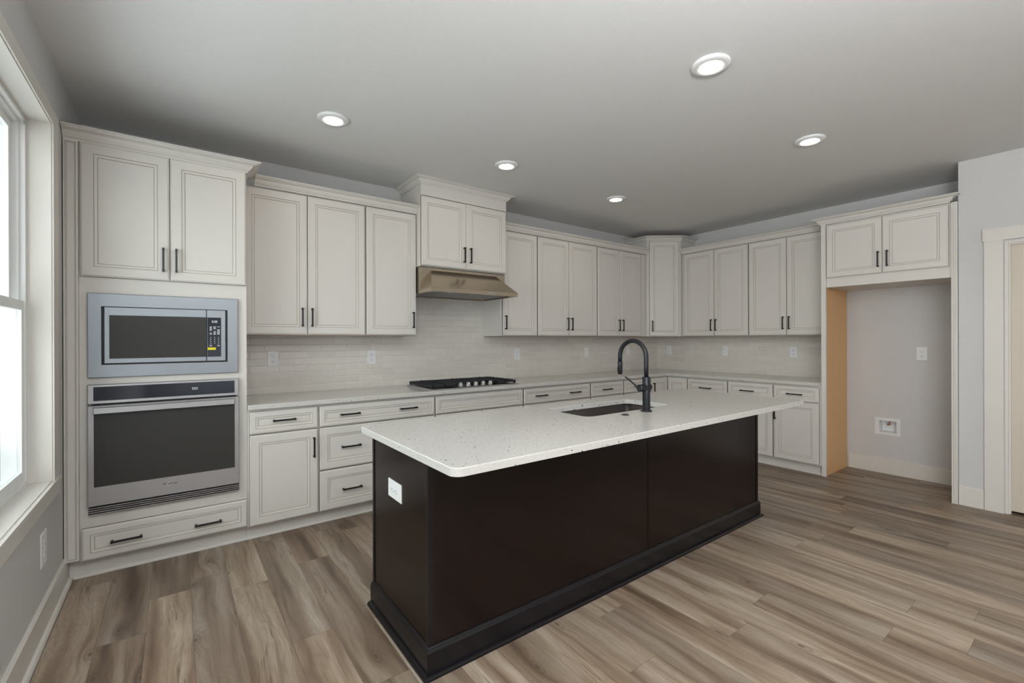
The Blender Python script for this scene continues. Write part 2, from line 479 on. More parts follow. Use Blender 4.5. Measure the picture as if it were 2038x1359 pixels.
mb = MB(f_back); wall_cells(mb, -0.2, W + 0.2, 0.0, ZC, -YR, -YR + 0.2, [(0.4, 5.3, 0.02, 2.4)]); struct(mb.build('wall_rear', 'wall'))
# wall with the pantry door, set forward of the alcove
DY0, DY1, DZ = 3.553, 4.36, 2.085
mb = MB(f_pantry); wall_cells(mb, 3.298, -YR, 0.0, ZC, -0.12, 0.0, [(DY0, DY1, 0.0, DZ)])
mb.box(3.298, -(W - XB), 0.0, 3.40, -0.12, ZC); struct(mb.build('wall_pantry', 'wall'))

# baseboards
bbprof = lambda h, t=0.015: [(0, 0), (t, 0), (t, h - 0.006), (t - 0.005, h), (0, h)]
shoeprof = [(0.0145, 0.0005), (0.032, 0.0005), (0.031, 0.008), (0.026, 0.016), (0.0145, 0.020)]
mb = MB(); mb.sweep([(0, YR), (0, -0.5545)], bbprof(0.146)); mb.sweep([(0, YR), (0, -0.572)], shoeprof); struct(mb.build('baseboard_left', 'trim'))
mb = MB(); mb.sweep([(W, -2.375), (W, -3.297)], bbprof(0.146)); struct(mb.build('baseboard_right', 'trim'))
mb = MB(); mb.sweep([(XB, -3.299), (XB, -3.441)], bbprof(0.152)); mb.sweep([(XB, -4.47), (XB, YR)], bbprof(0.152)); struct(mb.build('baseboard_pantry', 'trim'))

# pantry door and casing
d = thing('door_1', (XB + 0.05, -3.96, 0.0), 'flat cream pantry door at right edge', 'door'); del d['category']; struct(d)
mb = MB(f_pantry); mb.box(DY0 + 0.024, -0.068, 0.022, DY1 - 0.024, -0.033, DZ - 0.024); mb.build('door_slab', 'doorpaint', d)
mb = MB(f_pantry)
for a0, a1 in ((DY0, DY0 + 0.018), (DY1 - 0.018, DY1)): mb.box(a0, -0.12, 0.0, a1, 0.004, DZ)
mb.box(DY0 + 0.018, -0.12, DZ - 0.018, DY1 - 0.018, 0.004, DZ)
for a0, a1 in ((DY0 + 0.018, DY0 + 0.029), (DY1 - 0.029, DY1 - 0.018)): mb.box(a0, -0.032, 0.0, a1, -0.014, DZ - 0.018)
mb.box(DY0 + 0.029, -0.032, DZ - 0.029, DY1 - 0.029, -0.014, DZ - 0.018)
mb.build('door_jamb', 'trim', d)
mb = MB(f_pantry)
for a0, a1 in ((DY0 - 0.109, DY0 - 0.006), (DY1 + 0.006, DY1 + 0.109)): mb.box(a0, 0.0, 0.0, a1, 0.017, DZ + 0.012)
mb.box(DY0 - 0.117, 0.0, DZ + 0.012, DY1 + 0.117, 0.021, DZ + 0.106)
struct(mb.build('trim_1', 'trim'), 'flat white casing around the pantry door')

# kitchen window
w = thing('window_1', (0.0, (WY0 + WY1) / 2, WZ0), 'tall white double-hung window on left wall', 'window'); del w['category']; struct(w)
mb = MB(f_left)   # jamb liner
mb.box(WY1 - 0.004, -0.16, WZ0, WY1, 0.010, WZ1); mb.box(WY0, -0.16, WZ0, WY0 + 0.004, 0.010, WZ1)
mb.box(WY0 + 0.004, -0.16, WZ1 - 0.004, WY1 - 0.004, 0.010, WZ1)
mb.box(WY0 + 0.004, -0.16, WZ0, WY1 - 0.004, 0.010, WZ0 + 0.004); mb.build('window_jamb', 'trim', w)
mb = MB(f_left); FX0, FX1 = -0.155, -0.075
a0, a1, b0, b1 = WY0 + 0.004, WY1 - 0.004, WZ0 + 0.004, WZ1 - 0.004
def frame_bars(mb, a0, a1, b0, b1, d0, d1, t, tb=None):
    tb = tb or t
    mb.box(a0, d0, b0, a0 + t, d1, b1); mb.box(a1 - t, d0, b0, a1, d1, b1)
    mb.box(a0 + t, d0, b0, a1 - t, d1, b0 + tb); mb.box(a0 + t, d0, b1 - t, a1 - t, d1, b1)
frame_bars(mb, a0, a1, b0, b1, FX0, FX1, 0.020); frame_bars(mb, a0 + 0.020, a1 - 0.020, b0 + 0.020, b1 - 0.020, FX0, FX1 - 0.020, 0.014)
mb.build('window_frame', 'vinyl', w)
zm = 1.533
mb = MB(f_left); frame_bars(mb, a0 + 0.021, a1 - 0.021, b0 + 0.021, zm, -0.097, -0.080, 0.045, 0.05); ls = mb.build('lower_sash', 'vinyl', w)
mb = MB(f_left); frame_bars(mb, a0 + 0.035, a1 - 0.035, zm - 0.03, b1 - 0.035, -0.150, -0.118, 0.040); us = mb.build('upper_sash', 'vinyl', w)
mb = MB(f_left); mb.box(a0 + 0.066, -0.091, b0 + 0.071, a1 - 0.066, -0.087, zm - 0.045); mb.build('pane', 'glass', ls)
mb = MB(f_left); mb.box(a0 + 0.075, -0.137, zm + 0.01, a1 - 0.075, -0.133, b1 - 0.075); mb.build('pane', 'glass', us)
mb = MB(f_left); mb.box(a1 - 0.052, -0.075, b1 - 0.040, a1 - 0.042, -0.068, b1 - 0.024); mb.build('tilt_latch', 'steel', w)
mb = MB(f_left)
mb.box(WY1, 0.0, WZ0, WY1 + 0.115, 0.018, WZ1 + 0.068); mb.box(WY0 - 0.115, 0.0, WZ0, WY0, 0.018, WZ1 + 0.068)
mb.box(WY0, 0.0, WZ1, WY1, 0.018, WZ1 + 0.068)
mb.box(WY0 - 0.115, 0.0, WZ0 - 0.020, WY1 + 0.115, 0.026, WZ0); mb.box(WY0 - 0.115, 0.0, WZ0 - 0.085, WY1 + 0.115, 0.018, WZ0 - 0.020)
struct(mb.build('trim_2', 'trim'), 'flat white casing, sill and apron of the kitchen window')
mb = MB()
for k in range(48): mb.loops([[(-3.0, yy, -0.3 + k * 0.15), (-3.0, yy, -0.15 + k * 0.15), (-2.985, yy, -0.30 + k * 0.15)] for yy in (-9.0, 30.0)])
mb.box(-3.2, -9.0, -0.3, -3.0, 30.0, 7.0); struct(mb.build('wall_neighbour', 'siding'), 'pale siding of the house next door seen through the window')

# ------------------------------------------------------------------ cabinet parts
T = 0.020
def door(parent, fr, x0, z0, x1, z1, d, name='door', st=0.056):
    """glazed recessed-panel front; d = ly of the outer face"""
    b = d - T
    mb = MB(fr)
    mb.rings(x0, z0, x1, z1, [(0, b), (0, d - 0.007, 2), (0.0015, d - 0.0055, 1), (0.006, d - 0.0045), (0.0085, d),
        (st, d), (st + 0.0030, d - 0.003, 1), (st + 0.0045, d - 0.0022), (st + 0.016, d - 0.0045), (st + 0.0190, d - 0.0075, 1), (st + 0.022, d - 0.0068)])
    return mb.build(name, ['paint', 'glaze', 'edgeshade'], parent)
def pull(parent, fr, cx, cz, d, vertical, L=0.140):
    """square black bar pull on two posts"""
    mb = MB(fr); h = L / 2; t = 0.0052
    def bx(a0, a1, e0, e1, y0, y1):
        if vertical: mb.box(cx + e0, y0, cz + a0, cx + e1, y1, cz + a1)
        else: mb.box(cx + a0, y0, cz + e0, cx + a1, y1, cz + e1)
    bx(-h, h, -t, t, d + 0.022, d + 0.032)
    for s in (-1, 1):
        q = s * (h - 0.006)
        bx(q - 0.006, q + 0.006, -t, t, d, d + 0.022)
        bx(q - 0.0070, q + 0.0070, -0.0060, 0.0060, d + 0.020, d + 0.0330)
    return mb.build('handle', 'black', parent)
CROWN = lambda z0, z1, pr: [(0, z0), (0.008, z0), (0.010, z0 + 0.14 * (z1 - z0)), (0.016, z0 + 0.20 * (z1 - z0)), (0.2 * pr + 0.012, z0 + 0.42 * (z1 - z0)),
    (0.48 * pr, z0 + 0.66 * (z1 - z0)), (0.82 * pr, z0 + 0.80 * (z1 - z0)), (0.86 * pr, z0 + 0.88 * (z1 - z0)), (pr, z0 + 0.90 * (z1 - z0)), (pr, z1), (0, z1)]
CM = [0] * 10

# --- tall oven cabinet
YT = 0.632; TX0, TX1 = 0.066, 0.876
t = thing('oven_cabinet', (0.44, -0.31, 0.0), 'tall off-white cabinet holding microwave and oven beside the window', 'cabinet')
yf = YT - T
for x0, x1 in ((TX0, 0.116), (0.815, TX1)):
    mb = MB(f_back); mb.box(x0, 0.002, 0.104, x1, yf, 2.452); mb.build('side_panel', 'paint', t)
for z0, z1 in ((0.104, 0.386), (1.076, 1.158), (1.586, 2.452)):
    mb = MB(f_back); mb.box(0.116, 0.022, z0, 0.815, yf, z1); mb.build('rail', 'paint', t)
mb = MB(f_back); mb.box(0.116, 0.002, 0.104, 0.815, 0.022, 2.452); mb.build('back_panel', 'paint', t)
mb = MB(f_back); mb.box(0.0155, 0.002, 0.0, TX1, 0.554, 0.104); mb.build('toe_kick', 'paint', t)
mb = MB(f_back)    # fluted filler against the wall
mb.box(0.004, 0.59, 0.147, 0.0655, yf, 2.452)
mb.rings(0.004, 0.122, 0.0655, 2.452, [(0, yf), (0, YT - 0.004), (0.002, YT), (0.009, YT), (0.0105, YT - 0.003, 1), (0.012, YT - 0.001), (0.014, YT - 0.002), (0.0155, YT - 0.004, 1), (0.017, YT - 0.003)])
mb.build('filler_strip', ['paint', 'glaze'], t)
d1 = door(t, f_back, 0.0725, 1.706, 0.4700, 2.453, YT); pull(d1, f_back, 0.440, 1.829, YT, True)
d2 = door(t, f_back, 0.4730, 1.706, 0.8725, 2.453, YT); pull(d2, f_back, 0.503, 1.829, YT, True)
d3 = door(t, f_back, 0.0735, 0.113, 0.8765, 0.292, YT, 'drawer', 0.036)
pull(d3, f_back, 0.268, 0.198, YT, False); pull(d3, f_back, 0.660, 0.192, YT, False)
mb = MB(); mb.sweep([(0.003, -yf - 0.002), (TX1, -yf - 0.002), (TX1, -0.345)], CROWN(2.454, 2.520, 0.078), CM); mb.build('crown_moulding', 'paint', t)

# --- built-in microwave
mw = thing('microwave', (0.464, -0.63, 1.134), 'stainless built-in microwave with trim frame above the wall oven', 'microwave')
mb = MB(f_back)
fz = (0.101, 1.134, 0.826, 1.613); iz = (0.159, 1.206, 0.767, 1.540)
mb.loops([[(a, yy, b) for a, b in ((x0, z0), (x1, z0), (x1, z1), (x0, z1))] for (x0, z0, x1, z1), yy in
          ((iz, 0.612), (fz, 0.612), (fz, 0.628), ((0.104, 1.137, 0.823, 1.610), 0.632), (iz, 0.632), (iz, 0.612))], cap0=False, cap1=False)
mb.build('trim_frame', 'steelblue', mw)
mb = MB(f_back); mb.box(0.150, 0.20, 1.190, 0.778, 0.611, 1.556); mb.build('body', 'gap', mw)
mb = MB(f_back)
mb.rings(0.171, 1.213, 0.6540, 1.537, [(0, 0.611), (0, 0.634), (0.003, 0.637)]); dr = mb.build('door', 'steelblue', mw)
mb = MB(f_back); mb.box(0.194, 0.6372, 1.241, 0.6535, 0.6388, 1.490); mb.build('window', 'darkglass', dr)
mb = MB(f_back); mb.rings(0.6555, 1.213, 0.757, 1.537, [(0, 0.611), (0, 0.634), (0.003, 0.637)]); cp = mb.build('control_panel', 'steelblue', mw)
mb = MB(f_back); mb.box(0.6595, 0.6372, 1.241, 0.7315, 0.6388, 1.489); mb.build('keypad', 'panelglass', cp)
mb = MB(f_back)
add_text(mb, '0:00', 0.021, 0.697, 1.456, 0.6392, sx=0.85); mb.build('clock_digits', 'mark', cp)
mb = MB(f_back)
for r in range(5):
    for c in range(3):
        for q in range(2 if r < 4 else 1):
            if (r + c + q) % 7 == 3: continue
            wd = 0.0052 + 0.0012 * ((r * 3 + c * 5 + q) % 3)
            mb.box(0.6765 + c * 0.0205 - wd, 0.6388, 1.4290 - r * 0.0118 - q * 0.0050, 0.6765 + c * 0.0205 + wd, 0.6392, 1.4290 - r * 0.0118 - q * 0.0050 + 0.0024)
for r in range(4):
    for c in range(3):
        mb.box(0.6765 + c * 0.0205 - 0.0015, 0.6388, 1.3600 - r * 0.0118, 0.6765 + c * 0.0205 + 0.0015, 0.6392, 1.3645 - r * 0.0118)
for c in (0, 2):
    x = 0.6765 + c * 0.0205
    for a, b, e, f in ((-.006, .006, 0, .001), (-.006, .006, .007, .008), (-.006, -.005, 0, .008), (.005, .006, 0, .008), (-.0005, .0005, 0, .008)):
        mb.box(x + a, 0.6388, 1.3075 + e, x + b, 0.6392, 1.3075 + f)
mb.build('key_markings', 'mark', cp)
mb = MB(f_back); mb.box(0.6600, 0.6388, 1.2840, 0.7030, 0.6394, 1.2990); mb.build('sticker', 'yellow', cp)['label'] = 'yellow sticker'

# --- wall oven
ov = thing('wall_oven', (0.465, -0.63, 0.362), 'stainless wall oven with dark glass door below the microwave', 'oven')
mb = MB(f_back); mb.box(0.120, 0.05, 0.392, 0.811, 0.610, 1.070); mb.build('body', 'gap', ov)
mb = MB(f_back); mb.rings(0.101, 0.986, 0.8285, 1.096, [(0, 0.6125), (0, 0.634), (0.003, 0.638)]); cp = mb.build('control_panel', 'steel', ov)
mb = MB(f_back); mb.box(0.126, 0.6380, 1.004, 0.8045, 0.6400, 1.083); mb.build('panel_glass', 'panelglass', cp)
mb = MB(f_back)
for x in (0.585, 0.601):
    for a, b, e, f in ((-.006, .006, 0, .002), (-.006, .006, .010, .012), (-.006, -.0045, 0, .012), (.0045, .006, 0, .012)):
        mb.box(x + a, 0.6400, 1.040 + e, x + b, 0.6405, 1.040 + f)
mb.build('display_marking', 'mark', cp)
mb = MB(f_back); mb.rings(0.1015, 0.412, 0.829, 0.978, [(0, 0.6125), (0, 0.640), (0.003, 0.644)]); dr = mb.build('door', 'steel', ov)
mb = MB(f_back); mb.rings(0.128, 0.520, 0.8040, 0.968, [(0, 0.6442), (0, 0.6455), (0.001, 0.646)]); mb.build('door_glass', 'darkglass', dr)
mb = MB(f_back)
mb.rings(0.128, 0.932, 0.8035, 0.970, [(0, 0.664), (0, 0.673), (0.004, 0.678)])
for x in (0.130, 0.791): mb.box(x, 0.646, 0.938, x + 0.012, 0.6645, 0.964)
mb.build('handle', 'steel', dr)
mb = MB(f_back); add_text(mb, 'Whirlpool', 0.020, 0.468, 0.4735, 0.6445, sx=0.85); mb.build('badge_lettering', 'badge', dr)
mb = MB(f_back)
pp = [(0.470 + 0.016 * math.cos(a) , 0.6450, 0.481 + 0.010 * math.sin(a) + 0.004 * math.cos(a)) for a in [0.5 + 2 * PI * 0.86 * k / 24 for k in range(25)]]
mb.tube(pp, [0.0004 + 0.0011 * math.sin(PI * k / 24) for k in range(25)], 6); mb.build('badge_ring', 'badgering', dr)
mb = MB(f_back); mb.box(0.103, 0.6125, 0.364, 0.830, 0.618, 0.410); vg = mb.build('vent_recess', 'gap', ov)
for k in range(4):
    mb = MB(f_back); z = 0.3645 + k * 0.0115
    mb.loops([[(x, 0.618, z), (x, 0.640, z), (x, 0.640, z + 0.0045), (x, 0.618, z + 0.0065)] for x in (0.103, 0.830)]); mb.build('vent_slat', 'steel', ov)

# --- wall cabinets
YU, ZB, ZT = 0.3405, 1.388, 2.457
def upper(fr, root, cx0, cx1, doors, label, yface=YU, zb=ZB, zt=ZT, hz=1.52, left_gap=0.0):
    t = thing('wall_cabinet', fr((cx0 + cx1) / 2, 0.17, zb - 0.008), label, 'cabinet', root)
    mb = MB(fr); mb.box(cx0, 0.001 if zb < 1.9 else 0.009, zb - 0.005, cx1, yface - T - 0.001, zt + 0.006); mb.build('carcass', 'paint', t)
    mb = MB(fr); mb.box(cx0 + 0.002, 0.012, zb - 0.009, cx1 - 0.002, yface - T - 0.006, zb - 0.005); mb.build('bottom_panel', 'maple', t)
    for i, (x0, x1, hx) in enumerate(doors):
        d = door(t, fr, x0 + (0.0032 if i == 0 else 0.0012), zb, x1 - (0.0032 if i == len(doors) - 1 else 0.0012), zt, yface)
        pull(d, fr, hx, hz, yface, True)
    return t
G = 'wall cabinets'
upper(f_back, G, 0.877, 1.7652, [(0.8795, 1.3155, 1.275), (1.3165, 1.7645, 1.345)], 'double-door wall cabinet right beside the tall oven cabinet')
upper(f_back, G, 1.7668, 2.2225, [(1.7690, 2.2220, 2.184)], 'single-door wall cabinet directly left of the range hood')
upper(f_back, G, 3.1440, 3.6265, [(3.1640, 3.6255, 3.193)], 'single-door wall cabinet directly right of the range hood')
upper(f_back, G, 3.6275, 4.5590, [(3.6285, 4.0925, 4.060), (4.0933, 4.5578, 4.124)], 'widest double-door wall cabinet on back wall, second right of the range hood')
t = upper(f_back, G, 4.5600, 5.5100, [(4.5610, 4.9745, 4.940), (4.9753, 5.3880, 5.010)], 'double-door wall cabinet on back wall touching the diagonal corner cabinet')
mb = MB(f_back)
mb.box(5.3895, YU - T, ZB, 5.466, YU - 0.002, ZT); mb.build('filler_strip', 'paint', t)
YUR = W - 5.8655
upper(f_right, G, 0.6180, 1.4875, [(0.6493, 1.0670, 1.038), (1.0678, 1.4868, 1.098)], 'double-door wall cabinet on right wall next to the corner cabinet', YUR)
upper(f_right, G, 1.4885, 2.3310, [(1.4895, 1.8985, 1.869), (1.8993, 2.3300, 1.931)], 'double-door wall cabinet on right wall next to the refrigerator alcove', YUR)
# hood cabinet
YH, HX0, HX1 = 0.4326, 2.2239, 3.1430
t = thing('wall_cabinet', (2.684, -0.21, 2.0), 'short deep wall cabinet rising to the ceiling above the range hood', 'cabinet', G)
mb = MB(f_back); mb.box(HX0, 0.009, 1.996, HX1, YH - T - 0.001, 2.764); mb.build('carcass', 'paint', t)
mb = MB(f_back); mb.box(HX0, YH - T, 2.619, HX1, YH - 0.003, 2.722); mb.build('frieze_board', 'paint', t)
for x0, x1, hx in ((HX0 + 0.002, 2.6835, 2.653), (2.6845, HX1 - 0.001, 2.722)):
    d = door(t, f_back, x0, 2.002, x1, 2.614, YH); pull(d, f_back, hx, 2.131, YH, True)
mb = MB(); mb.sweep([(HX0, -0.002), (HX0, -YH + 0.003), (HX1, -YH + 0.003), (HX1, -0.002)], CROWN(2.716, 2.7685, 0.068), CM); mb.build('crown_moulding', 'paint', t)
# corner cabinet
t = thing('wall_cabinet', (5.90, -0.28, ZB - 0.008), 'tall single-door diagonal wall cabinet in the room corner', 'cabinet', G)
mb = MB(); ZK = 2.636
out = [(5.512, -0.002), (5.512, -0.338), (5.862, -0.612), (W - 0.002, -0.612), (W - 0.002, -0.002)]
mb.loops([[(x, y, z) for x, y in out] for z in (ZB - 0.005, ZK + 0.02)]); mb.build('carcass', 'paint', t)
mb = MB(); mb.loops([[(5.85 + (x - 5.85) * .985, -0.3 + (y + .3) * .985, z) for x, y in out] for z in (ZB - 0.009, ZB - 0.005)]); mb.build('bottom_panel', 'maple', t)
d = door(t, f_diag, 0.030, ZB, CLEN - 0.030, ZK, T + 0.001, st=0.052); pull(d, f_diag, 0.062, 1.518, T + 0.001, True)
mb = MB(); mb.sweep([(5.512, -0.001), (5.512, -0.338), (5.862, -0.612), (W - 0.001, -0.612)], CROWN(2.642, 2.704, 0.070), CM); mb.build('crown_moulding', 'paint', t)
# crown along the runs
cr = lambda: CROWN(2.4645, 2.528, 0.068)
yc = -(YU - 0.004)
mb = MB(); mb.sweep([(0.957, yc), (2.2215, yc)], cr(), CM); tag(mb.build('crown_moulding', 'paint'), 'crown moulding run between the oven cabinet and the hood cabinet', 'moulding', 'crown moulding runs')
mb = MB(); mb.sweep([(3.1455, yc), (5.505, yc)], cr(), CM); tag(mb.build('crown_moulding', 'paint'), 'crown moulding run from hood cabinet to corner cabinet', 'moulding', 'crown moulding runs')
xc = W - YUR + 0.004
mb = MB(); mb.sweep([(xc, -0.619), (xc, -2.3305)], cr(), CM); tag(mb.build('crown_moulding', 'paint'), 'crown moulding run on right wall above two double-door cabinets', 'moulding', 'crown moulding runs')

# --- range hood
h = thing('range_hood', (2.684, -0.31, 1.755), 'stainless range hood under the short cabinet above the cooktop', 'range hood')
X0, X1 = 2.2265, 3.1405
mb = MB(f_back); mb.box(X0, 0.0095, 1.790, X1, 0.405, 1.990); mb.build('housing', 'hoodsteel', h)
mb = MB(f_back)
A = [(X0, 0.406, 1.790), (X0, 0.622, 1.790), (X1, 0.622, 1.790), (X1, 0.406, 1.790)]
B = [(X0 + 0.105, 0.406, 1.965), (X1 - 0.105, 0.406, 1.965)]
a = [mb.v(p) for p in A]; b = [mb.v(p) for p in B]
for q in ([a[1], a[2], b[1], b[0]], [a[0], a[1], b[0]], [a[2], a[3], b[1]], [a[0], b[0], b[1], a[3]], a): mb.f(q)
mb.build('canopy', 'hoodsteel', h)
mb = MB(f_back); mb.box(X0, 0.0095, 1.778, X1, 0.60, 1.7895); mb.box(X0, 0.60, 1.756, X1, 0.622, 1.7895)
mb.box(X0, 0.0095, 1.756, X0 + 0.015, 0.60, 1.778); mb.box(X1 - 0.015, 0.0095, 1.756, X1, 0.60, 1.778); mb.box(X0 + 0.015, 0.0095, 1.756, X1 - 0.015, 0.03, 1.778)
mb.build('rim', 'hoodsteel', h)
mb = MB(f_back)
for k in range(2):
    x0 = X0 + 0.03 + k * 0.43
    mb.box(x0, 0.06, 1.766, x0 + 0.42, 0.46, 1.7775)
    for j in range(10): mb.box(x0 + 0.01 + j * 0.041, 0.08, 1.763, x0 + 0.03 + j * 0.041, 0.44, 1.766)
mb.build('filter', 'steel', h)
for x in (2.46, 2.93):
    mb = MB(); mb.lathe(x, -0.53, 1.766, [(0.034, 0.0115), (0.034, 0.0), (0.026, -0.002)], 24); mb.build('lamp', 'plastic', h)
for k in range(5):
    mb = MB(); mb.lathe(2.795 + k * 0.017, -0.622, 1.773, [(0.0052, 0.0), (0.0052, -0.004), (0.004, -0.005)], 14, 'y'); mb.build('button', 'chrome', h)

# --- refrigerator alcove surround
XFd = W - 5.5717
t = thing('refrigerator_surround', (5.90, -2.81, 0.0), 'white over-refrigerator cabinet with side panels around an empty alcove', 'cabinet')
mb = MB(f_right); mb.box(2.3335, 0.001, 0.0, 2.3600, XFd - 0.004, 2.452); mb.box(2.3335, XFd - 0.024, 0.0, 2.3720, XFd, 2.452); mb.build('side_panel', 'paint', t)
mb = MB(f_right); mb.box(2.3602, 0.016, 0.0, 2.3640, XFd - 0.0245, 1.843); mb.build('panel_lining', 'tan', t)['label'] = 'tan wood-grain inner face'
mb = MB(f_right); mb.box(2.3722, 0.001, 1.843, 3.2575, XFd - 0.021, 2.452); mb.build('carcass', 'paint', t)
for x0, x1, hx in ((2.3760, 2.8070, 2.783), (2.8090, 3.2420, 2.848)):
    d = door(t, f_right, x0, 1.9345, x1, 2.438, XFd, st=0.052); pull(d, f_right, hx, 2.057, XFd, True)
mb = MB(f_right); mb.box(3.2580, 0.30, 0.0, 3.2955, XFd - 0.004, 2.452)
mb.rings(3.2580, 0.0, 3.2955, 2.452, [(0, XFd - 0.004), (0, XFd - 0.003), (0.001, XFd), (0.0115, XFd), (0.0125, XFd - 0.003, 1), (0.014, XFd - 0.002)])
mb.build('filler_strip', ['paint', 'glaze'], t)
xq = W - XFd + 0.006
mb = MB(); mb.sweep([(5.785, -2.3335), (xq, -2.3335), (xq, -3.2430), (5.5935, -3.2430)], CROWN(2.4525, 2.512, 0.070), CM); mb.build('crown_moulding', 'paint', t)

# --- base cabinets
YB, ZD1, ZD2, ZD3 = 0.638, 0.8645, 0.7125, 0.104
def base(fr, cx0, cx1, fronts, label, depth=YB, top=True):
    t = thing('base_cabinet', fr((cx0 + cx1) / 2, 0.3, 0.0), label, 'cabinet', 'base cabinets')
    mb = MB(fr); mb.box(cx0, 0.002, 0.1005, cx1, depth - T - 0.001, 0.8835); mb.build('carcass', 'paint', t)
    mb = MB(fr); mb.box(cx0, 0.002, 0.0, cx1, depth - 0.084, 0.1003); mb.build('toe_kick', 'paint', t)
    for kind, x0, x1, z0, z1, hs in fronts:
        g0 = 0.0042 if abs(x0 - cx0) < 0.02 else 0.0014; g1 = 0.0042 if abs(x1 - cx1) < 0.02 else 0.0014
        d = door(t, fr, x0 + g0, z0, x1 - g1, z1, depth, kind, 0.034 if z1 - z0 < 0.2 else 0.054)
        for hx, hz, vert in hs: pull(d, fr, hx, hz, depth, vert)
    return t
zt0, zt1 = 0.7165, ZD1; zl0, zl1 = 0.106, 0.7085
base(f_back, 0.8775, 1.3220, [('drawer', 0.8850, 1.3215, zt0, zt1, [(1.097, 0.798, False)]), ('door', 0.8850, 1.3215, zl0, zl1, [(1.287, 0.582, True)])], 'base cabinet with one drawer over one door next to the oven cabinet')
base(f_back, 1.3230, 2.2490, [('drawer', 1.3240, 2.2485, zt0, zt1, [(1.543, 0.795, False), (2.008, 0.795, False)]), ('drawer', 1.3240, 2.2485, 0.4035, zl1, [(1.549, 0.556, False), (2.02, 0.556, False)]),
     ('drawer', 1.3240, 2.2485, zl0, 0.3955, [(1.556, 0.242, False), (2.02, 0.242, False)])], 'wide three-drawer base cabinet left of the cooktop cabinet')
base(f_back, 2.2500, 3.1940, [('drawer_front', 2.2505, 3.1935, zt0, zt1, []), ('door', 2.2505, 2.7215, zl0, zl1, [(2.685, 0.582, True)]), ('door', 2.7220, 3.1935, zl0, zl1, [(2.758, 0.582, True)])], 'base cabinet with handle-less drawer front under the cooktop')
base(f_back, 3.1950, 4.1255, [('drawer', 3.1955, 4.1250, zt0, zt1, [(3.414, 0.790, False), (3.882, 0.790, False)]), ('drawer', 3.1955, 4.1250, 0.4035, zl1, []), ('drawer', 3.1955, 4.1250, zl0, 0.3955, [])], 'base cabinet right of the cooktop with two-handled top drawer')
base(f_back, 4.1265, 4.6790, [('drawer', 4.1275, 4.6780, zt0, zt1, [(4.384, 0.787, False)]), ('door', 4.1275, 4.6780, zl0, zl1, [(4.64, 0.582, True)])], 'base cabinet with short single-handle drawer, second right of the cooktop')
base(f_back, 4.6800, 5.1870, [('drawer', 4.6810, 5.1860, zt0, zt1, [(4.93, 0.787, False)]), ('door', 4.6810, 5.1860, zl0, zl1, [(5.15, 0.582, True)])], 'base cabinet on back wall behind the faucet, next to corner base')
YBR = W - 5.523
# corner base: one L-shaped box, two leaves folding at right angles
t = thing('base_cabinet', (5.85, -0.45, 0.0), 'corner base cabinet with folding two-leaf door', 'cabinet', 'base cabinets')
fy, fx = -(YB - T - 0.001), W - (YBR - T - 0.001)
out = [(5.1885, -0.002), (5.1885, fy), (fx, fy), (fx, -0.9110), (W - 0.002, -0.9110), (W - 0.002, -0.002)]
mb = MB(); mb.loops([[(x, y, z) for x, y in out] for z in (0.1005, 0.8835)]); mb.build('carcass', 'paint', t)
ky, kx = -(YB - 0.084), W - (YBR - 0.084)
out = [(5.1885, -0.002), (5.1885, ky), (kx, ky), (kx, -0.9110), (W - 0.002, -0.9110), (W - 0.002, -0.002)]
mb = MB(); mb.loops([[(x, y, z) for x, y in out] for z in (0.0, 0.1003)]); mb.build('toe_kick', 'paint', t)
d = door(t, f_back, 5.1930, zl0, 5.5200, ZD1, YB); pull(d, f_back, 5.228, 0.735, YB, True)
door(t, f_right, 0.6410, zl0, 0.9100, ZD1, YBR)
base(f_right, 0.9120, 1.4168, [('drawer', 0.9135, 1.4160, zt0, zt1, [(1.157, 0.768, False)]), ('door', 0.9135, 1.4160, zl0, zl1, [(1.38, 0.582, True)])], 'right-wall base cabinet beside the corner base, drawer over door', YBR)
base(f_right, 1.4178, 1.9055, [('drawer', 1.4185, 1.9050, zt0, zt1, [(1.640, 0.779, False)]), ('door', 1.4185, 1.9050, zl0, zl1, [(1.452, 0.582, True)])], 'middle of three right-wall drawer-over-door base cabinets', YBR)
base(f_right, 1.9065, 2.3315, [('drawer', 1.9075, 2.3310, zt0, zt1, [(2.114, 0.786, False)]), ('door', 1.9075, 2.3310, zl0, zl1, [(1.930, 0.582, True)])], 'right-wall base cabinet beside the refrigerator alcove panel', YBR)
# shoe moulding along the toe kicks
sh = [(0.0, 0.0005), (0.016, 0.0005), (0.0155, 0.008), (0.011, 0.015), (0.0, 0.019)]
mb = MB(); mb.sweep([(0.034, ky - 0.0005), (kx - 0.0005, ky - 0.0005), (kx - 0.0005, -2.332)], sh); struct(mb.build('trim_3', 'paint'), 'shoe moulding along the cabinet toe kicks')

# --- L-shaped worktop
def slab(pts, ptsin, z0, z1, name, hole=None):
    mb = MB()
    mb.loops([[(x, y, z0) for x, y in pts], [(x, y, z1 - 0.003) for x, y in pts], [(x, y, z1) for x, y in ptsin]])
    return mb.build(name, 'quartz')
yc, xcn = -0.655, 5.503
def Lpts(e):
    return [(0.8775 + e, -0.001 - e), (0.8775 + e, yc + e), (xcn - 0.012 + e, yc + e), (xcn + e, yc - 0.012 + e), (xcn + e, -2.3320 + e), (W - 0.001 - e, -2.3320 + e), (W - 0.001 - e, -0.001 - e)]
tag(slab(Lpts(0), Lpts(0.003), 0.884, 0.914, 'worktop'), 'L-shaped speckled white quartz worktop along back and right walls', 'worktop')

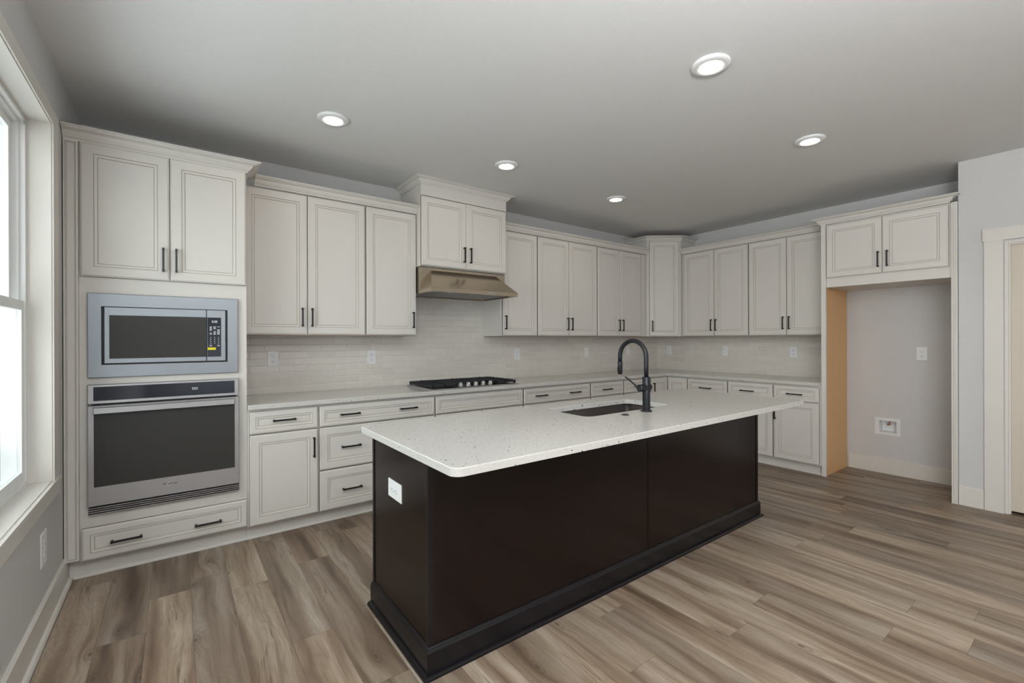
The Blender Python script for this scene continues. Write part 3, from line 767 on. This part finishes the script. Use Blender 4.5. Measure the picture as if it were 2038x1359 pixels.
# --- backsplash tiles
mb = MB(f_back); mb.box(0.8770, 0.0006, 0.9142, W - 0.0005, 0.008, 1.3785); mb.box(2.2235, 0.0006, 1.3785, 3.1430, 0.008, 1.995)
tag(mb.build('backsplash', 'tile'), 'glossy greige subway tile backsplash on back wall behind the cooktop', 'backsplash', 'backsplashes')
mb = MB(f_right); mb.box(0.0085, 0.0006, 0.9142, 2.3320, 0.008, 1.3785)
tag(mb.build('backsplash', 'tile'), 'glossy greige subway tile backsplash on right wall', 'backsplash', 'backsplashes')

# --- gas cooktop
CX0, CX1, CY0, CY1 = 2.236, 3.160, 0.085, 0.612
k = thing('cooktop', (2.69, -0.35, 0.914), 'black gas cooktop with grates and five knobs set on the back worktop', 'cooktop')
mb = MB(f_back); mb.loops([[(x, y, z) for x, y in ((CX0 + e, CY0 + e), (CX1 - e, CY0 + e), (CX1 - e, CY1 - e), (CX0 + e, CY1 - e))] for e, z in ((0, 0.9143), (0, 0.920), (0.004, 0.923))]); mb.build('base_tray', 'steel', k)
mb = MB(f_back); mb.box(CX0 + 0.012, CY0 + 0.012, 0.9230, CX1 - 0.012, CY1 - 0.012, 0.9255); mb.build('burner_plate', 'cookbase', k)
def grate(x0, x1, y0, y1):
    mb = MB(f_back); zb, zt = 0.943, 0.960; b = 0.010
    for y in (y0, y1 - b): mb.box(x0, y, zb - 0.004, x1, y + b, zt - 0.003)
    for x in (x0, x1 - b): mb.box(x, y0, zb - 0.010, x + b, y1, zt - 0.006)
    n = max(4, int(round((y1 - y0) / 0.055)))
    for i in range(1, n):
        y = y0 + (y1 - y0) * i / n
        cut = 0.33 if i % 3 else 0.5
        mb.box(x0 - 0.003, y - 0.005, zb - 0.004, x0 + (x1 - x0) * cut, y + 0.005, zt)
        mb.box(x1 - (x1 - x0) * cut, y - 0.005, zb - 0.004, x1 + 0.003, y + 0.005, zt)
    xm = (x0 + x1) / 2
    mb.box(xm - 0.005, y0, zb, xm + 0.005, y0 + (y1 - y0) * 0.16, zt); mb.box(xm - 0.005, y1 - (y1 - y0) * 0.16, zb, xm + 0.005, y1, zt)
    for x in (x0 + 0.006, x1 - 0.016):
        for y in (y0 + 0.004, y1 - 0.014): mb.box(x, y, 0.9255, x + 0.010, y + 0.010, zb)
    return mb.build('grate', 'iron', k)
grate(CX0 + 0.018, 2.490, CY0 + 0.018, CY1 - 0.030); grate(2.496, 2.904, CY0 + 0.018, 0.430); grate(2.910, CX1 - 0.018, CY0 + 0.018, CY1 - 0.030)
for x, y, r in ((2.395, 0.215, 0.036), (2.395, 0.455, 0.045), (2.699, 0.255, 0.055), (3.005, 0.215, 0.045), (3.005, 0.455, 0.036)):
    mb = MB(); mb.lathe(x, -y, 0.9255, [(r + 0.012, 0.0), (r + 0.010, 0.006), (r, 0.008), (r, 0.014), (r - 0.008, 0.017)], 28); mb.build('burner', 'iron', k)
for i in range(5):
    x = 2.545 + i * 0.080
    mb = MB(); y = -0.555
    mb.lathe(x, y, 0.9255, [(0.024, 0.0), (0.024, 0.003), (0.0195, 0.005), (0.0185, 0.026), (0.0165, 0.029)], 24)
    mb.loops([[(x - 0.0045, y - 0.017, 0.9545), (x + 0.0045, y - 0.017, 0.9545), (x + 0.0045, y + 0.017, 0.9545), (x - 0.0045, y + 0.017, 0.9545)], [(x - 0.0035, y - 0.016, 0.962), (x + 0.0035, y - 0.016, 0.962), (x + 0.0035, y + 0.016, 0.962), (x - 0.0035, y + 0.016, 0.962)]])
    mb.build('knob', 'chrome', k)

# --- island base
isl = thing('island_base', ((BX0 + BX1) / 2, (BY0 + BY1) / 2, 0.0), 'dark espresso island cabinet carrying the speckled worktop', 'island')
mb = MB(); mb.box(BX0, BY0 + 0.020, 0.0, BX0 + 0.018, BY1 + 0.0, 0.8835); mb.build('end_panel', 'espresso', isl)
mb = MB(); mb.box(BX1 - 0.018, BY0 + 0.020, 0.0, BX1, BY1, 0.8835); mb.build('end_panel', 'espresso', isl)
SX = 2.7103
mb = MB(); mb.box(BX0 + 0.001, BY0, 0.0, SX - 0.0025, BY0 + 0.018, 0.8835); mb.build('back_panel', 'espresso', isl)
mb = MB(); mb.box(SX + 0.0025, BY0, 0.0, BX1 - 0.001, BY0 + 0.018, 0.8835); mb.build('back_panel', 'espresso', isl)
mb = MB(); mb.box(SX - 0.0024, BY0 + 0.005, 0.0, SX + 0.0024, BY0 + 0.018, 0.8835); mb.build('seam_strip', 'espressotrim', isl)
def cornerstrip(x, sx, y, sy):
    mb = MB(); w_, th = 0.022, 0.004
    mb.box(min(x, x + sx * th), min(y - sy * w_, y + sy * th), 0.10, max(x, x + sx * th), max(y - sy * w_, y + sy * th), 0.8835)
    mb.box(min(x - sx * w_, x), min(y, y + sy * th), 0.10, max(x - sx * w_, x), max(y, y + sy * th), 0.8835)
    mb.build('corner_strip', 'espressotrim', isl)
cornerstrip(BX0, -1, BY0, -1); cornerstrip(BX1, 1, BY0, -1)
mb = MB(); mb.box(BX0 - 0.004, BY1 - 0.020, 0.10, BX0 - 0.0002, BY1, 0.8835); mb.build('edge_strip', 'espressotrim', isl)
path = [(BX0, BY1), (BX0, BY0), (BX1, BY0), (BX1, BY1)]
prof = [(0.0005, 0.0), (0.016, 0.0), (0.016, 0.098), (0.013, 0.104), (0.011, 0.106), (0.009, 0.112), (0.005, 0.116), (0.0005, 0.118)]
mb = MB(); mb.sweep([(x, y) for x, y in path][::1], prof)
mb.build('base_moulding', 'espressotrim', isl)
mb = MB(); mb.sweep(path, [(0.0165, 0.0005), (0.034, 0.0005), (0.033, 0.008), (0.028, 0.016), (0.0165, 0.019)]); mb.build('shoe_moulding', 'espressotrim', isl)
for i in range(4):   # fronts of the working side
    a0 = BX0 + 0.02 + i * 0.675; mb = MB(lambda lx, ly, lz: Vector((lx, BY1 - 0.021 + ly, lz)))
    mb.rings(a0, 0.11, a0 + 0.67, 0.865, [(0, 0), (0, 0.016), (0.003, 0.019), (0.055, 0.019), (0.058, 0.015), (0.075, 0.012), (0.078, 0.010)]); mb.build('door', 'espresso', isl)

# --- island worktop with sink cut-out
def rr(x0, x1, y0, y1, r, n=8):
    pts = []
    for cx, cy, a0 in ((x1 - r, y1 - r, 0), (x0 + r, y1 - r, PI / 2), (x0 + r, y0 + r, PI), (x1 - r, y0 + r, 1.5 * PI)):
        for j in range(n + 1):
            a = a0 + PI / 2 * j / n
            pts.append((cx + r * math.cos(a), cy + r * math.sin(a)))
    return pts
IX0, IX1, IY0, IY1 = 1.2354, 4.040, -2.765, -1.800
SK = (2.322, 3.100, -2.325, -1.960)
n = 8
def plate(mb, outer, inner, z):
    """flat face with a hole, cut into two halves through the hole"""
    o = [mb.v((x, y, z)) for x, y in outer]; i = [mb.v((x, y, z)) for x, y in inner]
    N = n + 1   # corners: 0..N-1 (+,+), N.. (-,+), 2N.. (-,-), 3N.. (+,-)
    left_o = [o[q] for q in range(N, 3 * N)]; left_i = [i[q] for q in range(N, 3 * N)]
    right_o = [o[q] for q in range(3 * N, 4 * N)] + [o[q] for q in range(0, N)]; right_i = [i[q] for q in range(3 * N, 4 * N)] + [i[q] for q in range(0, N)]
    mb.f(left_o + left_i[::-1]); mb.f(right_o + right_i[::-1])
    mb.f([right_o[-1], left_o[0], left_i[0], right_i[-1]]); mb.f([left_o[-1], right_o[0], right_i[0], left_i[-1]])
    return o, i
mb = MB()
ot, it = plate(mb, rr(IX0 + .003, IX1 - .003, IY0 + .003, IY1 - .003, .037), rr(SK[0] - .002, SK[1] + .002, SK[2] - .002, SK[3] + .002, .052), 0.914)
ob, ib = plate(mb, rr(IX0, IX1, IY0, IY1, .040), rr(*SK, .050), 0.884)
om = [mb.v((x, y, 0.911)) for x, y in rr(IX0, IX1, IY0, IY1, .040)]; im = [mb.v((x, y, 0.912)) for x, y in rr(*SK, .050)]
for A_, B_ in ((ob, om), (om, ot), (ib, im), (im, it)):
    for q in range(len(A_)): mb.f([A_[q], A_[(q + 1) % len(A_)], B_[(q + 1) % len(A_)], B_[q]])
tag(mb.build('worktop', 'quartz'), 'speckled white quartz island worktop with sink cut-out', 'worktop')

# --- sink
sk = thing('sink', (2.711, -2.1425, 0.70), 'dark undermount sink basin set in the island worktop', 'sink')
mb = MB(); x0, x1, y0, y1 = SK
e = 0.004
lp = [(0.03, 0.683, .03), (-0.008, 0.695, .05), (-0.008, 0.881, .052), (-0.020, 0.881, .060), (-0.020, 0.8835, .060), (-0.002, 0.8835, .052), (0.0, 0.722, .050), (0.006, 0.703, .046), (0.016, 0.693, .042), (0.034, 0.688, .03)]
mb.loops([[(x, y, z) for x, y in rr(x0 + i_, x1 - i_, y0 + i_, y1 - i_, r)] for i_, z, r in lp], None, True)
mb.build('basin', 'gunmetal', sk)
mb = MB(); mb.lathe(2.711, -2.10, 0.687, [(0.045, 0.0), (0.045, 0.002), (0.030, 0.003)], 28); mb.build('drain', 'steel', sk)

# --- faucet
FXc, FYc = 2.744, -2.396
fa = thing('faucet', (FXc, FYc, 0.914), 'matte black pull-down faucet standing behind the island sink', 'faucet')
mb = MB(); mb.lathe(FXc, FYc, 0.9142, [(0.033, 0), (0.033, 0.005), (0.030, 0.008), (0.0225, 0.009), (0.0225, 0.203), (0.0215, 0.205)], 32); mb.build('body', 'matteblack', fa)
R_, zc_ = 0.0985, 1.236
path = [(FXc, FYc, 1.119), (FXc, FYc, 1.18), (FXc, FYc, zc_)]
path += [(FXc - 0.0 * j, FYc + R_ - R_ * math.cos(PI * j / 20), zc_ + R_ * math.sin(PI * j / 20)) for j in range(1, 21)]
path += [(FXc, FYc + 2 * R_, 1.205)]
mb = MB(); mb.tube(path, 0.0135, 20); mb.build('spout', 'matteblack', fa)
mb = MB(); mb.lathe(FXc, FYc + 2 * R_, 1.124, [(0.0125, 0), (0.0150, 0.002), (0.0150, 0.074), (0.0138, 0.080)], 24); sp = mb.build('spray_head', 'matteblack', fa)
mb = MB(); mb.box(FXc - 0.0195, FYc + 2 * R_ - 0.005, 1.142, FXc - 0.0145, FYc + 2 * R_ + 0.005, 1.168); mb.build('spray_button', 'black', sp)
mb = MB(); mb.lathe(FXc, FYc, 1.057, [(0.016, -0.070), (0.0215, -0.066), (0.0215, -0.020), (0.0215, 0.030), (0.017, 0.036)], 28, 'x'); hb = mb.build('handle_hub', 'matteblack', fa)
mb = MB(); mb.tube([(FXc - 0.062, FYc - 0.012, 1.045), (FXc - 0.064, FYc + 0.04, 1.078), (FXc - 0.064, FYc + 0.105, 1.118)], [0.0052, 0.0045, 0.0038], 10); mb.build('lever', 'matteblack', hb)
mb = MB(); mb.lathe(2.541, -2.404, 0.9142, [(0.0215, 0), (0.0215, 0.003), (0.017, 0.0055)], 28)
tag(mb.build('sink_button', 'matteblack'), 'small round black button on island worktop beside the faucet', 'button')

# --- outlets and switches
def outlet(fr, cx, cz, ly, w, h, kind, label, rot=False):
    t = thing('outlet' if kind == 'o' else 'light_switch', fr(cx, ly, cz), label, 'outlet' if kind == 'o' else 'switch', 'outlets and switches')
    mb = MB(fr)
    mb.rings(cx - w / 2, cz - h / 2, cx + w / 2, cz + h / 2, [(0, ly + 0.0003), (0, ly + 0.003), (0.003, ly + 0.0055)]); mb.build('plate', 'plastic', t)
    if kind == 's':
        mb = MB(fr); mb.loops([[(cx - .0165, ly + .0056, cz + a), (cx + .0165, ly + .0056, cz + a), (cx + .0165, ly + d_, cz + a), (cx - .0165, ly + d_, cz + a)] for a, d_ in ((-.033, .0065), (0.0, .0080), (.033, .0105))]); mb.build('rocker', 'plastic', t)
        return t
    for s in (-1, 1):
        dx, dz = (s * 0.0215, 0.0) if rot else (0.0, s * 0.0215)
        mb = MB(fr)
        ring = lambda y, k: [(cx + dx + k * 0.0165 * max(-.8, min(.8, math.cos(a))) / 0.8, y, cz + dz + k * 0.0165 * math.sin(a)) for a in [2 * PI * j / 20 for j in range(20)]]
        mb.loops([ring(ly + 0.0056, 1), ring(ly + 0.0075, 1), ring(ly + 0.0080, 0.95)]); rc = mb.build('receptacle', 'plastic', t)
        mb = MB(fr)
        for a, b, c_, d_ in ((-.0075, -.0055, -.001, .008), (.0055, .0075, -.001, .007), (-.0025, .0025, -.011, -.006)):
            if rot: a, b, c_, d_ = c_, d_, a, b
            mb.box(cx + dx + a, ly + 0.0076, cz + dz + c_, cx + dx + b, ly + 0.0083, cz + dz + d_)
        mb.build('slots', 'slot', rc)
    return t
PWd, PHt = 0.080, 0.127
outlet(f_back, 1.126, 1.196, 0.008, PWd, PHt, 'o', 'white outlet on backsplash nearest the oven cabinet')
outlet(f_back, 1.930, 1.189, 0.008, PWd, PHt, 'o', 'white outlet on backsplash left of the cooktop')
outlet(f_back, 3.594, 1.182, 0.008, PWd, PHt, 'o', 'white outlet on backsplash right of the cooktop')
outlet(f_back, 4.713, 1.184, 0.008, PWd, PHt, 's', 'white rocker switch on backsplash left of the faucet arch')
outlet(f_back, 5.530, 1.184, 0.008, PWd, PHt, 's', 'white rocker switch on backsplash seen through the faucet arch')
outlet(f_right, 0.222, 1.187, 0.008, PWd, PHt, 'o', 'white outlet on right backsplash nearest the corner')
outlet(f_right, 1.046, 1.190, 0.008, PWd, PHt, 'o', 'white outlet at the middle of the right backsplash')
outlet(f_right, 1.846, 1.192, 0.008, PWd, PHt, 'o', 'white outlet on right backsplash nearest the refrigerator alcove')
outlet(f_right, 2.957, 1.198, 0.0, PWd, 0.125, 'o', 'white outlet high on the alcove wall')
outlet(f_left, -1.090, 0.379, 0.0, 0.105, 0.155, 'o', 'large white outlet below the window sill on the left wall')
outlet(f_isl_end, 2.090, 0.652, 0.0, 0.150, 0.083, 'o', 'white sideways outlet on the dark end panel of the island', True)

# --- water supply box in the alcove
wb = thing('water_supply_box', (W, -2.70, 0.381), 'white recessed water supply box low on the alcove wall', 'supply box')
mb = MB(f_right); oz = (2.594, 0.381, 2.798, 0.551); hz_ = (2.634, 0.410, 2.766, 0.522)
mb.loops([[(a, yy, b) for a, b in ((x0, z0), (x1, z0), (x1, z1), (x0, z1))] for (x0, z0, x1, z1), yy in
          ((oz, 0.0004), (oz, 0.004), ((2.597, 0.384, 2.795, 0.548), 0.006), (hz_, 0.006), ((2.640, 0.416, 2.760, 0.516), -0.075))], cap0=False, cap1=True)
mb.build('box', 'plastic', wb)
mb = MB(); mb.lathe(W + 0.05, -2.702, 0.478, [(0.008, 0.0), (0.008, 0.02), (0.006, 0.022), (0.006, 0.036)], 16)
mb.lathe(W + 0.05, -2.702, 0.490, [(0.0045, -0.02), (0.0045, -0.045), (0.0095, -0.046), (0.0095, -0.052)], 16, 'x'); mb.build('valve', 'copper', wb)

# --- recessed ceiling lights
GL = 'ceiling downlights'
proto = thing('downlight', (2.734, -2.811, ZC), 'largest ceiling downlight, near the top right of the view', 'ceiling light', GL)
mb = MB(); mb.lathe(2.734, -2.811, ZC, [(0.096, -0.0003), (0.095, -0.008), (0.090, -0.014), (0.060, -0.017), (0.055, -0.012)], 40, cap1=False); mb.build('trim_ring', 'plastic', proto)
mb = MB(); mb.lathe(2.734, -2.811, ZC, [(0.055, -0.006), (0.055, -0.0125), (0.048, -0.0145), (0.02, -0.0155)], 40); mb.build('lens', 'lens', proto)
for (x, y), lab in (((4.150, -2.754), 'ceiling downlight at right, in front of the refrigerator alcove'), ((1.315, -1.056), 'ceiling downlight nearest the oven cabinet'),
                    ((2.667, -1.093), 'ceiling downlight in front of the hood cabinet'), ((4.078, -1.036), 'smallest ceiling downlight, nearest the corner cabinet')):
    c = copy_tree(proto); c.location = (x, y, ZC); c['label'] = lab
